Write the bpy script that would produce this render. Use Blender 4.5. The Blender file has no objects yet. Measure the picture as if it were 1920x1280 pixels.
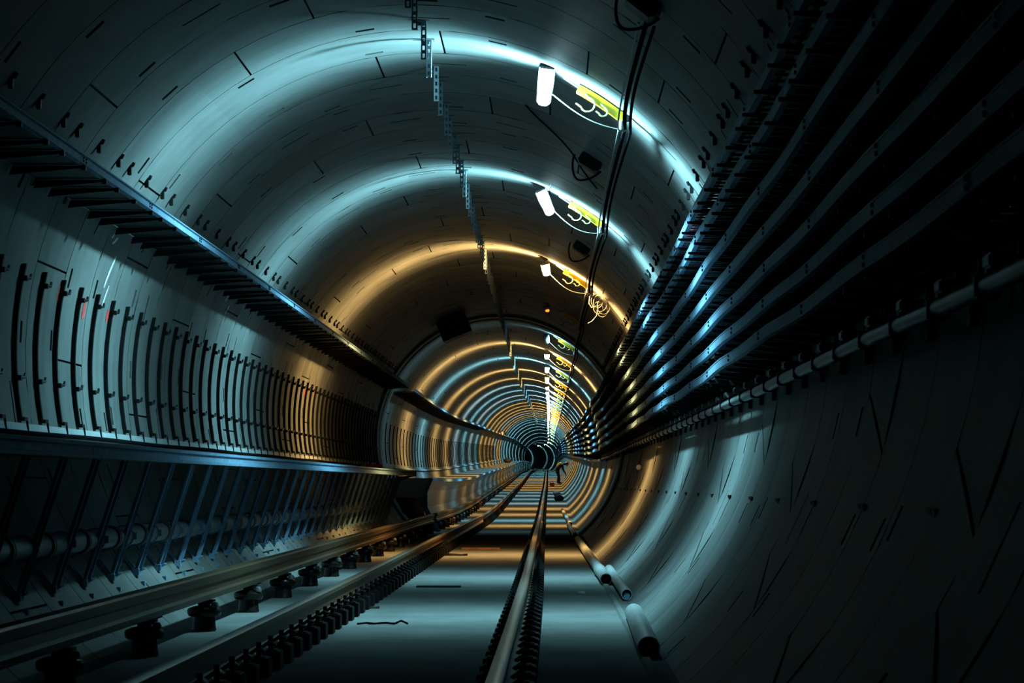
import bpy, bmesh, math, random
import numpy as np
from mathutils import Vector, Matrix
random.seed(7)
PI = math.pi
D2R = PI / 180
C = bpy.context.scene.collection
SC = bpy.context.scene

# ---------------------------------------------------------------- geometry of the tunnel
# section coordinates: X to the right, Y up (0 = eye height), z = metres along the bore
EYE = 1.07                 # eye height above the track slab
TX, TY, TR = -1.08, 0.92, 2.64   # bore centre and radius in the section
FLOOR = -1.07
RW = 1.2                   # ring width
ZE = 640.0

def pchip(P):
    x = np.array([p[0] for p in P], float); y = np.array([p[1] for p in P], float)
    h = np.diff(x); d = np.diff(y) / h
    m = np.zeros(len(x)); m[0] = d[0]; m[-1] = d[-1]
    for i in range(1, len(x) - 1):
        if d[i-1] * d[i] > 0:
            w1 = 2*h[i] + h[i-1]; w2 = h[i] + 2*h[i-1]
            m[i] = (w1 + w2) / (w1/d[i-1] + w2/d[i])
    def f(t):
        i = int(min(max(np.searchsorted(x, t) - 1, 0), len(h) - 1))
        s = (t - x[i]) / h[i]
        return float((2*s**3-3*s*s+1)*y[i] + (s**3-2*s*s+s)*h[i]*m[i] + (-2*s**3+3*s*s)*y[i+1] + (s**3-s*s)*h[i]*m[i+1])
    return f
cxf = pchip([(-9,0),(0,0),(11,-.01),(24,-.045),(43,-.14),(58,-.21),(94,-.385),(110,-.45),(152,-.61),(270,-1.17),(330,-1.42),(400,-1.72),(440,-2.0),(480,-2.6),(520,-4.1),(560,-6.8),(600,-10.),(640,-13.5),(660,-16.)])
cyf = pchip([(-9,0),(75,0),(95,.10),(110,.266),(152,.72),(180,1.02),(270,2.0),(480,3.3),(560,3.9),(640,4.4),(660,4.5)])
def W(X, Y, z):
    return Vector((X + cxf(z), z, Y + cyf(z) + EYE))
def pol(phi, r=TR):
    return (TX + r*math.cos(phi), TY + r*math.sin(phi))
def wallx(Y, side=1, r=TR):
    return TX + side*math.sqrt(max(r*r - (Y-TY)**2, 0))

# ---------------------------------------------------------------- materials
def new_mat(name):
    m = bpy.data.materials.new(name); m.use_nodes = True
    nt = m.node_tree; b = nt.nodes['Principled BSDF']
    return m, nt, b
def mat(name, col, rough=.5, metal=0., var=.25, scale=6., bump=0., rvar=.1, spec=.5):
    m, nt, b = new_mat(name)
    tc = nt.nodes.new('ShaderNodeTexCoord')
    n = nt.nodes.new('ShaderNodeTexNoise'); n.inputs['Scale'].default_value = scale; n.inputs['Detail'].default_value = 5
    nt.links.new(tc.outputs['Object'], n.inputs['Vector'])
    r = nt.nodes.new('ShaderNodeValToRGB')
    r.color_ramp.elements[0].position = .3; r.color_ramp.elements[1].position = .7
    r.color_ramp.elements[0].color = (*[c*(1-var) for c in col], 1)
    r.color_ramp.elements[1].color = (*[min(1, c*(1+var)) for c in col], 1)
    nt.links.new(n.outputs['Fac'], r.inputs['Fac']); nt.links.new(r.outputs['Color'], b.inputs['Base Color'])
    mr = nt.nodes.new('ShaderNodeMapRange'); mr.inputs['To Min'].default_value = max(.05, rough-rvar); mr.inputs['To Max'].default_value = min(1, rough+rvar)
    nt.links.new(n.outputs['Fac'], mr.inputs['Value']); nt.links.new(mr.outputs['Result'], b.inputs['Roughness'])
    b.inputs['Metallic'].default_value = metal
    b.inputs['Specular IOR Level'].default_value = spec
    if bump:
        bp = nt.nodes.new('ShaderNodeBump'); bp.inputs['Strength'].default_value = bump; bp.inputs['Distance'].default_value = .01
        nt.links.new(n.outputs['Fac'], bp.inputs['Height']); nt.links.new(bp.outputs['Normal'], b.inputs['Normal'])
    return m
def emis(name, col, st):
    m, nt, b = new_mat(name)
    b.inputs['Base Color'].default_value = (.8,.8,.8,1)
    b.inputs['Emission Color'].default_value = (*col, 1); b.inputs['Emission Strength'].default_value = st
    return m
def concrete(name, c0, c1, rough, streak, spec=.015):
    m, nt, b = new_mat(name); b.inputs['Specular IOR Level'].default_value = spec
    L = nt.links.new
    tc = nt.nodes.new('ShaderNodeTexCoord')
    n1 = nt.nodes.new('ShaderNodeTexNoise'); n1.inputs['Scale'].default_value = .9; n1.inputs['Detail'].default_value = 8; n1.inputs['Roughness'].default_value = .62
    L(tc.outputs['Object'], n1.inputs['Vector'])
    mp = nt.nodes.new('ShaderNodeMapping'); mp.inputs['Scale'].default_value = streak
    L(tc.outputs['Object'], mp.inputs['Vector'])
    n2 = nt.nodes.new('ShaderNodeTexNoise'); n2.inputs['Scale'].default_value = 1.; n2.inputs['Detail'].default_value = 5
    L(mp.outputs['Vector'], n2.inputs['Vector'])
    at = nt.nodes.new('ShaderNodeAttribute'); at.attribute_name = 'tone'
    a = nt.nodes.new('ShaderNodeMath'); a.operation = 'ADD'; L(n1.outputs['Fac'], a.inputs[0])
    n2m = nt.nodes.new('ShaderNodeMath'); n2m.operation = 'MULTIPLY_ADD'; n2m.inputs[1].default_value = .45; n2m.inputs[2].default_value = .27; L(n2.outputs['Fac'], n2m.inputs[0]); L(n2m.outputs[0], a.inputs[1])
    a2 = nt.nodes.new('ShaderNodeMath'); a2.operation = 'ADD'; L(a.outputs[0], a2.inputs[0]); L(at.outputs['Fac'], a2.inputs[1])
    r = nt.nodes.new('ShaderNodeValToRGB')
    r.color_ramp.elements[0].position = .72; r.color_ramp.elements[1].position = 1.35
    mrr = nt.nodes.new('ShaderNodeMapRange'); mrr.inputs['From Min'].default_value = .62; mrr.inputs['From Max'].default_value = 1.4
    L(a2.outputs[0], mrr.inputs['Value'])
    r.color_ramp.elements[0].position = 0.; r.color_ramp.elements[1].position = 1.
    r.color_ramp.elements[0].color = (*c0, 1); r.color_ramp.elements[1].color = (*c1, 1)
    L(mrr.outputs['Result'], r.inputs['Fac']); L(r.outputs['Color'], b.inputs['Base Color'])
    mr = nt.nodes.new('ShaderNodeMapRange'); mr.inputs['To Min'].default_value = rough-.09; mr.inputs['To Max'].default_value = rough+.09
    L(n2.outputs['Fac'], mr.inputs['Value']); L(mr.outputs['Result'], b.inputs['Roughness'])
    n3 = nt.nodes.new('ShaderNodeTexNoise'); n3.inputs['Scale'].default_value = 22; n3.inputs['Detail'].default_value = 4
    L(tc.outputs['Object'], n3.inputs['Vector'])
    bp = nt.nodes.new('ShaderNodeBump'); bp.inputs['Strength'].default_value = .12; bp.inputs['Distance'].default_value = .01
    L(n3.outputs['Fac'], bp.inputs['Height']); L(bp.outputs['Normal'], b.inputs['Normal'])
    return m
M_LIN = concrete('precast_concrete', (.095,.10,.097), (.245,.25,.245), .5, (1.5, 7., .5))
M_FLR = concrete('slab_concrete', (.11,.11,.105), (.235,.235,.23), .6, (3., .8, 1.), 0.)
M_GROOVE = mat('gasket_black', (.012,.012,.012), .8)
M_POCKET = mat('pocket_concrete', (.10,.10,.098), .8, var=.3)
M_RED = mat('red_spray_paint', (.75,.06,.05), .7, var=.35, scale=14)
M_WHITE = mat('white_chalk_paint', (.75,.78,.78), .7, var=.3, scale=20)
M_GALV = mat('galvanised_steel', (.19,.30,.42), .6, .05, var=.15, scale=9, spec=.06)
M_HANG = mat('zinc_strut', (.32,.40,.45), .5, .1, var=.12, scale=9, spec=.12)
M_KICK = mat('pale_sheet_steel', (.42,.45,.47), .5, .1, var=.12, scale=5, spec=.15)
M_DGALV = mat('dull_steel', (.13,.14,.15), .5, .3, var=.2, scale=7)
M_BLACK = mat('black_steel', (.012,.012,.013), .55, .0, spec=.1)
M_RUB = mat('black_rubber', (.008,.008,.009), .7, spec=.0)
M_RAIL = mat('rail_rust', (.14,.07,.032), .5, .5, var=.35, scale=8)
M_HEAD = mat('rail_head_steel', (.30,.26,.22), .33, .9, var=.2, scale=5)
M_TRAIL = mat('conductor_rail_coat', (.085,.055,.032), .4, .35, var=.3, scale=6, spec=.15)
M_INS = mat('brown_ceramic', (.012,.009,.008), .25, 0., var=.2, spec=.3)
M_PLATE = mat('fastener_iron', (.010,.009,.009), .7, .0, var=.3, spec=.08)
M_YEL = mat('yellow_paint', (.55,.35,.004), .42, 0., var=.12, scale=12)
M_HOOK = mat('pale_hook_enamel', (.16,.15,.06), .5)
M_WIRE = mat('pale_wire', (.12,.12,.115), .5)
M_LAMPB = mat('lamp_housing_grey', (.06,.065,.07), .5)
M_DECK = mat('walkway_concrete', (.20,.21,.21), .7, var=.25, scale=3, spec=.05)
M_PIPE = mat('fire_main_paint', (.20,.21,.215), .42, .1, var=.2, scale=4)
M_CONDUIT = mat('grey_plastic', (.36,.38,.38), .45, var=.15, scale=5)
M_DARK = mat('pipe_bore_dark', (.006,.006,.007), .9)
M_PANEL = mat('panel_steel', (.15,.155,.155), .36, .45, var=.25, scale=3)
M_WOOD = mat('weathered_wood', (.30,.13,.05), .7, var=.35, scale=10)
M_DWOOD = mat('dark_wood', (.045,.035,.028), .8, var=.35, scale=10)
M_ORANGE = mat('orange_plastic', (.75,.16,.02), .45)
M_HIVIS = mat('hi_vis_fabric', (.55,.75,.04), .75)
M_NAVY = mat('dark_workwear', (.02,.024,.032), .85)
M_SKIN = mat('skin', (.40,.23,.16), .55)
M_HELM = mat('helmet_shell', (.06,.07,.09), .35)
M_REDC = mat('red_cable_sheath', (.52,.05,.06), .45)
M_BLUECAP = mat('blue_plastic', (.10,.28,.40), .4)
M_CABGREY = mat('grey_cable_sheath', (.17,.19,.20), .42, var=.15)
CYAN = (.34, .86, 1.0); WARM = (1.0, .60, .20); NEUT = (.62, .92, 1.0)
M_LC = emis('lamp_diffuser_cool', (.80, .97, 1.0), 5)
M_LW = emis('lamp_diffuser_warm', (1.0, .88, .66), 5)
M_LOFF = mat('lamp_diffuser_off', (.35,.37,.36), .35)
M_LOR = emis('pilot_orange', (1.0, .22, .03), 2.2)

# ---------------------------------------------------------------- mesh builder
class MB:
    def __init__(s): s.v = []; s.f = []; s.m = []; s.sm = []; s.tone = []
    def add(s, vs, fs, mi=0, tone=0.):
        o = len(s.v); s.v.extend([tuple(v) for v in vs])
        for f in fs: s.f.append([i+o for i in f]); s.m.append(mi); s.tone.append(tone)
        return o
    def box(s, c, d, R=None, mi=0):
        vs = []
        for sx in (-.5,.5):
            for sy in (-.5,.5):
                for sz in (-.5,.5):
                    p = Vector((sx*d[0], sy*d[1], sz*d[2]))
                    if R is not None: p = R @ p
                    vs.append(p + Vector(c))
        s.add(vs, [(0,1,3,2),(4,6,7,5),(0,4,5,1),(2,3,7,6),(0,2,6,4),(1,5,7,3)], mi)
    def bar(s, a, b, w, t, up=(0,1,0), mi=0):
        a = Vector(a); b = Vector(b); d = b - a; L = d.length
        if L < 1e-6: return
        z = d / L; x = Vector(up).cross(z)
        if x.length < 1e-5: x = Vector((1,0,0)).cross(z)
        x.normalize(); y = z.cross(x)
        R = Matrix((x, y, z)).transposed()
        s.box((a+b)/2, (t, w, L), R, mi)
    def tube(s, pts, r, n=8, cap=True, mi=0):
        pts = [Vector(p) for p in pts]; rings = []
        rr = r if isinstance(r, (list, tuple)) else [r]*len(pts)
        prev = None; o = len(s.v)
        for i, p in enumerate(pts):
            t = (pts[min(i+1, len(pts)-1)] - pts[max(i-1, 0)]).normalized()
            if prev is None:
                a = Vector((0,0,1)) if abs(t.z) < .9 else Vector((1,0,0))
                x = a.cross(t).normalized()
            else:
                x = (prev - prev.dot(t)*t).normalized()
            prev = x; y = t.cross(x)
            for k in range(n):
                q = 2*PI*k/n
                s.v.append(tuple(p + rr[i]*(math.cos(q)*x + math.sin(q)*y)))
        for i in range(len(pts)-1):
            for k in range(n):
                a = o+i*n+k; b = o+i*n+(k+1) % n
                s.f.append([a, b, b+n, a+n]); s.m.append(mi); s.tone.append(0)
        if cap:
            s.f.append([o+k for k in range(n)][::-1]); s.m.append(mi); s.tone.append(0)
            s.f.append([o+(len(pts)-1)*n+k for k in range(n)]); s.m.append(mi); s.tone.append(0)
    def lathe(s, prof, n=20, axis='z', c=(0,0,0), mi=0, cap=True):
        o = len(s.v)
        for (r, h) in prof:
            for k in range(n):
                q = 2*PI*k/n; a, b = r*math.cos(q), r*math.sin(q)
                p = (a, b, h) if axis == 'z' else (a, h, b)
                s.v.append((p[0]+c[0], p[1]+c[1], p[2]+c[2]))
        for i in range(len(prof)-1):
            for k in range(n):
                a = o+i*n+k; b = o+i*n+(k+1) % n
                s.f.append([a, b, b+n, a+n]); s.m.append(mi); s.tone.append(0)
        if cap:
            s.f.append([o+k for k in range(n)][::-1]); s.f.append([o+(len(prof)-1)*n+k for k in range(n)])
            s.m += [mi, mi]; s.tone += [0, 0]
    def sweep(s, prof, zs, off=None, closed=True, cap=True, mi=0, mis=None):
        """profile [(X,Y)] carried along the bore in WORLD coordinates"""
        o = len(s.v); n = len(prof)
        for z in zs:
            dx, dy = off(z) if off else (0, 0)
            for (X, Y) in prof: s.v.append(tuple(W(X+dx, Y+dy, z)))
        e = n if closed else n-1
        for i in range(len(zs)-1):
            for k in range(e):
                a = o+i*n+k; b = o+i*n+(k+1) % n
                s.f.append([a, b, b+n, a+n]); s.m.append(mis[k] if mis else mi); s.tone.append(0)
        if cap and closed:
            s.f.append([o+k for k in range(n)][::-1]); s.f.append([o+(len(zs)-1)*n+k for k in range(n)])
            s.m += [mi, mi]; s.tone += [0, 0]
    def build(s, name, mats, parent=None, world=False, bevel=0., angle=35, kind=None, label=None, fix=True):
        if not isinstance(mats, (list, tuple)): mats = [mats]
        me = bpy.data.meshes.new(name)
        vs = s.v
        if world and parent is not None:
            L = WLOC[parent.name]; vs = [(a-L[0], b-L[1], c-L[2]) for a, b, c in vs]
        me.from_pydata(vs, [], s.f)
        for m in mats: me.materials.append(m)
        me.polygons.foreach_set('material_index', s.m)
        if any(s.tone):
            at = me.attributes.new('tone', 'FLOAT', 'FACE'); at.data.foreach_set('value', s.tone)
        if fix or bevel:
            bm = bmesh.new(); bm.from_mesh(me)
            if fix: bmesh.ops.recalc_face_normals(bm, faces=bm.faces)
            if bevel: bmesh.ops.bevel(bm, geom=[e for e in bm.edges if len(e.link_faces) == 2 and e.calc_face_angle(0) > .5], offset=bevel, segments=2, affect='EDGES', clamp_overlap=True)
            bm.to_mesh(me); bm.free()
        me.polygons.foreach_set('use_smooth', [True]*len(me.polygons))
        me.set_sharp_from_angle(angle=angle*D2R)
        o = bpy.data.objects.new(name, me); C.objects.link(o)
        if parent is not None: o.parent = parent
        if kind: o['kind'] = kind
        if label: o['label'] = label
        return o
WLOC = {}
def tag(o, label, cat, group=None):
    o['label'] = label; o['category'] = cat
    if group: o['group'] = group
    return o
def thing(name, loc, label, cat, group=None):
    o = bpy.data.objects.new(name, None); C.objects.link(o); o.empty_display_size = .1
    o.location = loc; WLOC[o.name] = tuple(loc)
    return tag(o, label, cat, group)
def struct(o): o['kind'] = 'structure'; return o
def kids(o): return KID.get(o.name, [])
KID = {}
def dup(root, loc, label=None, group=None):
    def rec(o, par):
        c = o.copy(); C.objects.link(c); c.parent = par
        for ch in list(o.children): rec(ch, c)
        return c
    r = rec(root, None); r.location = loc; WLOC[r.name] = tuple(loc)
    if label: r['label'] = label
    if group: r['group'] = group
    return r
def zsteps(a, b, near=2.0, far=5.0, cut=110):
    z = a; out = []
    while z < b - 1e-6:
        out.append(z); z += near if z < cut else far
    out.append(b); return out

ORD = ['zeroth','first','second','third','fourth','fifth','sixth','seventh','eighth','ninth','tenth','eleventh','twelfth','thirteenth','fourteenth','fifteenth','sixteenth','seventeenth','eighteenth','nineteenth','twentieth']
TENS = {20:'twenty',30:'thirty',40:'forty'}
def ordi(n):
    if n <= 20: return ORD[n]
    t = n//10*10
    return TENS[t] + '-' + ORD[n-t] if n-t else TENS[t][:-1] + 'ieth'
LAMPS = [(23.1,'c'),(32.7,'c'),(43.05,'w'),(53.5,'off'),(63.8,'dim'),(72.6,'w'),(81.6,'c'),(91.6,'w'),(102.,'w'),(112.,'n'),(122.,'c'),(132.,'n'),(142.,'c'),
         (152.,'w'),(162.,'w'),(172.,'w'),(182.,'w'),(192.,'n'),(202.,'w'),(212.,'w'),(222.,'c'),(234.,'c'),(250.,'c'),(268.,'c')]
LAMPS += [(z, 'c') for z in (290., 316., 348., 390., 440., 488., 522., 566.)]  # the last lamp is added to brighten the dark end past the bend
def rowlabels(zs, desc):
    """which one: counted from the lamps, which can be found in the picture"""
    iv = [sum(1 for l, _ in LAMPS if l <= z + .01) for z in zs]
    out = []
    for k, z in enumerate(zs):
        i = iv[k]
        same = [q for q in range(len(zs)) if iv[q] == i]
        if i == 0:
            n = len(same) - same.index(k); out.append(f'{desc}, {ordi(n)} before the nearest lamp')
        else:
            n = same.index(k) + 1
            out.append(f'{desc}, {ordi(n)} past the {"nearest" if i == 1 else ordi(i)} lamp')
    return out

# ---------------------------------------------------------------- lining
Z0 = 3.2
A_RF, A_LF = -51*D2R, 231*D2R
def ring(mb, zk, phis, detail, rng, a0, a1):
    g = .008; G = .03
    idx = int(round(zk / RW))
    # pockets
    rot = (idx % 3) * 19.5 + (idx % 2) * 7
    pk = []          # (phi0, phi1, v0, v1, depth, mat)
    skip = []
    tone = {}
    if detail:
        for j in range(6):
            jc = (rot + 60*j) % 360
            key = j == 5
            pk.append(('joint', jc, key))
        for j in range(16):
            a = (rot*1.7 + 22.5*j + 9) % 360
            pk.append(('bolt', a, j % 2))
            if j % 3 == 0: pk.append(('slot', (a + 11) % 360, j))
    lines = [p for p in phis]
    rects = []
    for p in pk:
        a = p[1]*D2R
        if a > A_LF + .1: a -= 2*PI
        if p[0] == 'joint': h = .008/TR; v = (g, RW-g); sl = (.10 if p[2] else 0.); dep = .035; mi = 1
        elif p[0] == 'bolt':
            h = .075/TR; v = (.16, .235) if p[2] else (RW-.235, RW-.16); sl = 0.; dep = .05; mi = 2
        else:
            h = .15/TR; v = (.56, .60); sl = 0.; dep = .045; mi = 1
        lo, hi = a-h-abs(sl)*RW/2-.01, a+h+abs(sl)*RW/2+.01
        if lo < a0+.02 or hi > a1-.02: continue
        if any(lo < r[6] and hi > r[5] for r in rects): continue
        rects.append((a-h, a+h, v, sl, dep, lo, hi, mi))
    lines = [l for l in lines if not any(r[5] < l < r[6] for r in rects)]
    T = sorted([(l, 0., -1) for l in lines] + [x for k, r in enumerate(rects) for x in ((r[0], r[3], k), (r[1], r[3], -2))])
    vl = sorted(set([g, RW-g] + [q for r in rects for q in r[2]]))
    nV = len(vl)
    segtone = [rng.uniform(-.13, .13) for _ in range(8)]
    o = len(mb.v)
    def P(t, v, r=TR):
        a = t[0] + t[1]*(v - RW/2)
        X, Y = pol(a, r); return tuple(W(X, Y, zk+v))
    for t in T:
        for v in vl: mb.v.append(P(t, v))
    for i in range(len(T)-1):
        k = T[i][2]
        sg = int(((T[i][0]/D2R - rot) % 360)//60)
        for j in range(nV-1):
            if k >= 0 and rects[k][2][0] <= vl[j]+1e-6 and vl[j+1] <= rects[k][2][1]+1e-6: continue
            a = o+i*nV+j
            mb.f.append([a, a+1, a+nV+1, a+nV]); mb.m.append(0); mb.tone.append(segtone[sg])
        if k >= 0:
            r = rects[k]; va, vb = r[2]; R2 = TR + r[4]
            t1, t2 = T[i], T[i+1]
            vs = [P(t1,va),P(t1,vb),P(t2,vb),P(t2,va),P(t1,va,R2),P(t1,vb,R2),P(t2,vb,R2),P(t2,va,R2)]
            mb.add(vs, [(4,5,6,7)], r[7]); mb.add(vs, [(0,1,5,4),(1,2,6,5),(2,3,7,6),(3,0,4,7)], r[7])
    # groove to the next ring
    ph = [a0] + [l for l in phis if a0 < l < a1] + [a1]
    ph = sorted(set(phis))
    vs = []
    for a in ph:
        for (v, r) in ((RW-g, TR), (RW-g, TR+G), (RW+g, TR+G), (RW+g, TR)):
            X, Y = pol(a, r); vs.append(W(X, Y, zk+v))
    fs = [(i*4+q, i*4+q+1, i*4+q+5, i*4+q+4) for i in range(len(ph)-1) for q in range(3)]
    mb.add(vs, fs, 1)
def lining(name, a0, a1, seed):
    rng = random.Random(seed); mb = MB()
    n = int(round((a1-a0)/(4*D2R))); phis = [a0 + (a1-a0)*i/n for i in range(n+1)]
    n2 = max(2, int(round((a1-a0)/(6*D2R)))); phis2 = [a0 + (a1-a0)*i/n2 for i in range(n2+1)]
    k = 0; z = Z0
    while z < ZE:
        ring(mb, z, phis if z < 110 else phis2, z < 90, rng, a0, a1); z += RW
    return mb
AC, AD = 62*D2R, 128*D2R
mb = lining('r', A_RF, AC, 1)
struct(mb.build('wall_right', [M_LIN, M_GROOVE, M_POCKET], fix=False, angle=20))
mb = lining('c', AC, AD, 1)
struct(mb.build('ceiling', [M_LIN, M_GROOVE, M_POCKET], fix=False, angle=20))
mb = lining('l', AD, A_LF, 1)
def wallpatch(mb, z, Y, dz, dY, mi, lean=0.):
    vs = []
    for k in range(5):
        y = Y + dY*(k/4-.5)
        w = dz*(1 + .25*math.sin(5*k+z))
        vs += [W(wallx(y, -1, TR-.004), y, z-w/2+lean*(k/4-.5)), W(wallx(y, -1, TR-.004), y, z+w/2+lean*(k/4-.5))]
    mb.add(vs, [(2*k, 2*k+1, 2*k+3, 2*k+2) for k in range(4)], mi)
for z, Y, h in ((21.07,1.40,.11),(22.25,1.36,.16),(23.41,1.37,.10),(30.88,1.44,.08),(33.3,1.43,.07),(42.6,1.35,.12),(44.3,1.36,.10),(35.6,1.42,.05)): wallpatch(mb, z, Y, .10, h, 3)
for z, Y, h, d in ((22.62,2.0,.13,.05),(22.75,1.93,.06,.07),(23.0,1.70,.26,.06),(23.1,1.5,.2,.05),(30.54,2.0,.12,.06),(30.9,1.87,.1,.04)): wallpatch(mb, z, Y, d, h, 4, .12)
struct(mb.build('wall_left', [M_LIN, M_GROOVE, M_POCKET, M_RED, M_WHITE], fix=False, angle=20))
# far bulkhead where the bore ends in the dark
mb = MB(); n = 48
vs = [W(*pol(2*PI*k/n, TR+.05), ZE-.5) for k in range(n)] + [W(*pol(2*PI*k/n, TR+.05), ZE) for k in range(n)]
mb.add(vs, [list(range(n))] + [(k, (k+1) % n, (k+1) % n+n, k+n) for k in range(n)])
struct(mb.build('wall_end', mat('bulkhead_grey', (.05,.06,.06), .8)))
# track slab
mb = MB(); zz = zsteps(Z0, ZE-.5, 2.4, 4.8)
mb.sweep([(-2.98,FLOOR),(.80,FLOOR),(.80,FLOOR-.25),(-2.98,FLOOR-.25)], zz)
struct(mb.build('floor', M_FLR))
mb = MB(); mb.sweep([(.50,FLOOR),(.515,FLOOR+.02),(.555,FLOOR+.02),(.57,FLOOR)], zsteps(Z0, 30.2), cap=True)
struct(mb.build('trim_1', M_FLR))
# collar ring where the lamps are out
mb = MB()
cz = [60.2, 60.25, 60.85, 60.9, 61.3, 61.35, 61.95, 62.0]; cr = [0, .06, .06, .02, .02, .06, .06, 0]
phs = [A_RF + (A_LF-A_RF)*i/72 for i in range(73)]
vs = [W(*pol(a, TR-r), z) for a in phs for z, r in zip(cz, cr)]
mb.add(vs, [(i*8+q, i*8+q+1, i*8+q+9, i*8+q+8) for i in range(72) for q in range(7)])
struct(mb.build('trim_2', M_LIN, fix=False))

# ---------------------------------------------------------------- running rails
HEADY = -.80
RPROF = [(-.07,-.16),(.07,-.16),(.07,-.147),(.012,-.128),(.009,-.045),(.035,-.035),(.036,-.006),(.028,0),(-.028,0),(-.036,-.006),(-.035,-.035),(-.009,-.045),(-.012,-.128),(-.07,-.147)]
RMI = [0,0,0,0,0,0,1,1,1,0,0,0,0,0]
fast = MB(); fast.box((0,0,-.215),(.30,.22,.11)); fast.box((0,0,-.1605),(.26,.17,.018)); 
clipm = MB(); clipm.tube([(.0,-.05,-.145),(.05,-.05,-.11),(.075,-.02,-.125),(.075,.03,-.125),(.05,.05,-.11),(0,.05,-.145)], .011, 6); clipm.tube([(.055,0,-.15),(.055,0,-.075)], .016, 6)
fast_o = None
def rail(X, label, name='running_rail'):
    global fast_o
    L = W(X, HEADY, Z0); t = thing(name, L, label, 'rail')
    mb = MB(); mb.sweep([(X+a, HEADY+b) for a, b in RPROF], zsteps(Z0, 560, 2.4, 4.8), mis=RMI)
    mb.build('rail_bar', [M_RAIL, M_HEAD], t, world=True, angle=50)
    z = 6.0; k = 0; rest = MB()
    while z < 330:
        p = W(X, HEADY, z) - Vector(L)
        if k < 100:
            if fast_o is None:
                o = fast.build('rail_fastener', M_PLATE, t, bevel=.006)
                c1 = clipm.build('clip', M_PLATE, o); c1.location = (.03,0,0)
                c2 = c1.copy(); C.objects.link(c2); c2.parent = o; c2.location = (-.03,0,0); c2.scale = (-1,1,1)
                fast_o = o
            else:
                o = fast_o.copy(); C.objects.link(o); o.parent = t
                if k < 60:
                    for ch in fast_o.children:
                        c = ch.copy(); C.objects.link(c); c.parent = o
            o.location = p
        else:
            q = W(X, HEADY, z); rest.box(q + Vector((0,0,-.215)), (.30,.22,.11)); rest.box(q + Vector((0,0,-.1605)), (.30,.18,.018)); rest.box(q + Vector((.08,0,-.12)), (.05,.1,.06)); rest.box(q + Vector((-.08,0,-.12)), (.05,.1,.06))
        k += 1; z += .66
    rest.build('rail_fastener_rows', M_PLATE, t, world=True, kind='stuff')
rail(-.265, 'shiny running rail nearest the right wall and the grey pipes')
rail(-1.74, 'rust-brown running rail beside the raised conductor rail')

# ---------------------------------------------------------------- conductor rail on insulators
CRX = -2.56
def conductor(z0, z1, label, sp, first):
    L = W(CRX, FLOOR, z0); t = thing('conductor_rail', L, label, 'rail')
    mb = MB()
    pr = [(-.045,-.84),(.045,-.84),(.05,-.80),(.022,-.785),(.02,-.735),(.046,-.72),(.05,-.67),(.04,-.656),(-.04,-.656),(-.05,-.67),(-.046,-.72),(-.02,-.735),(-.022,-.785),(-.05,-.80)]
    mb.sweep([(CRX+a, b) for a, b in pr], zsteps(z0, z1, 2.4, 4.8)); mb.build('rail_bar', M_TRAIL, t, world=True, angle=40)
    z = first; proto = None; k = 0
    while z < z1 - .5:
        p = W(CRX, FLOOR, z) - Vector(L)
        if proto is None:
            mb = MB(); mb.lathe([(.085,0),(.09,.012),(.085,.03),(.078,.10),(.075,.115)], 24)
            o = mb.build('insulator', M_INS, t, angle=30)
            m2 = MB(); m2.lathe([(.075,.105),(.11,.11),(.122,.125),(.125,.15),(.118,.165),(.08,.18),(.055,.185)], 24); m2.build('shed', M_INS, o)
            m3 = MB(); m3.lathe([(.045,.18),(.045,.205)], 16); m3.box((0,0,.215),(.15,.12,.03)); m3.build('rail_seat', M_PLATE, o)
            m4 = MB(); m4.lathe([(.0,.012),(.022,.008),(.03,-.01),(.03,-.03)], 12, c=(.085,-.06,.205)); m4.build('clamp_bolt', M_DGALV, o)
            proto = o
        else:
            o = proto.copy(); C.objects.link(o); o.parent = t
            for ch in proto.children:
                c = ch.copy(); C.objects.link(c); c.parent = o
        o.location = p; z += sp; k += 1
        if k >= 98: break
conductor(5.0, 62.0, 'brown conductor rail on mushroom insulators below the strutted walkway', 3.05, 5.6)
conductor(63.5, 330.0, 'conductor rail below the clad walkway, far beyond the gap', 3.05, 64.4)

# ---------------------------------------------------------------- walkway on struts (near) and clad walkway (far)
EDX = -2.57
DT, DB = .215, .150
STX = -2.90
L = W(EDX, DB, 5.0); wk = thing('walkway', L, 'raised left walkway carried on slanting steel struts', 'walkway')
mb = MB(); zz = zsteps(5.0, 54.2, 2.4)
mb.sweep([(wallx(DT,-1)+.015,DT),(EDX-.01,DT),(EDX-.01,DB+.03),(wallx(DB,-1)+.015,DB+.03)], zz); mb.build('deck', M_DECK, wk, world=True)
# edge beam in lengths
z = 5.0
while z < 54.1:
    b = min(z+3.6, 54.2); mb = MB()
    mb.sweep([(EDX-.04,DT+.012),(EDX+.02,DT+.012),(EDX+.02,DT-.008),(EDX+.006,DT-.012),(EDX+.006,DB+.012),(EDX+.03,DB+.008),(EDX+.03,DB-.012),(EDX-.04,DB-.012)], [z, (z+b)/2, b-.012])
    mb.build('edge_beam', M_GALV, wk, world=True, angle=25); z = b
FOOT = (-3.195, -.665)
FOOT = (wallx(-.665,-1)+.03, -.665)
mb = MB(); a = Vector((FOOT[0]-STX, 0, FOOT[1]-DB)); mb.bar(a, (0,0,0), .055, .012, up=(0,1,0)); mb.bar(a + Vector((.0,.03,0)), (0,.03,0), .012, .05, up=(0,1,0))
st0 = mb.build('strut', M_GALV, wk)
fp = MB()
wx = wallx(-.54,-1)+.016
fp.bar((wx-STX, -.03, -.54-DB), (FOOT[0]-STX, -.03, FOOT[1]-DB), .03, .012, up=(0,1,0)); fp.bar((wx-STX, .05, -.54-DB), (FOOT[0]-STX, .05, FOOT[1]-DB), .03, .012, up=(0,1,0))
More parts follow.
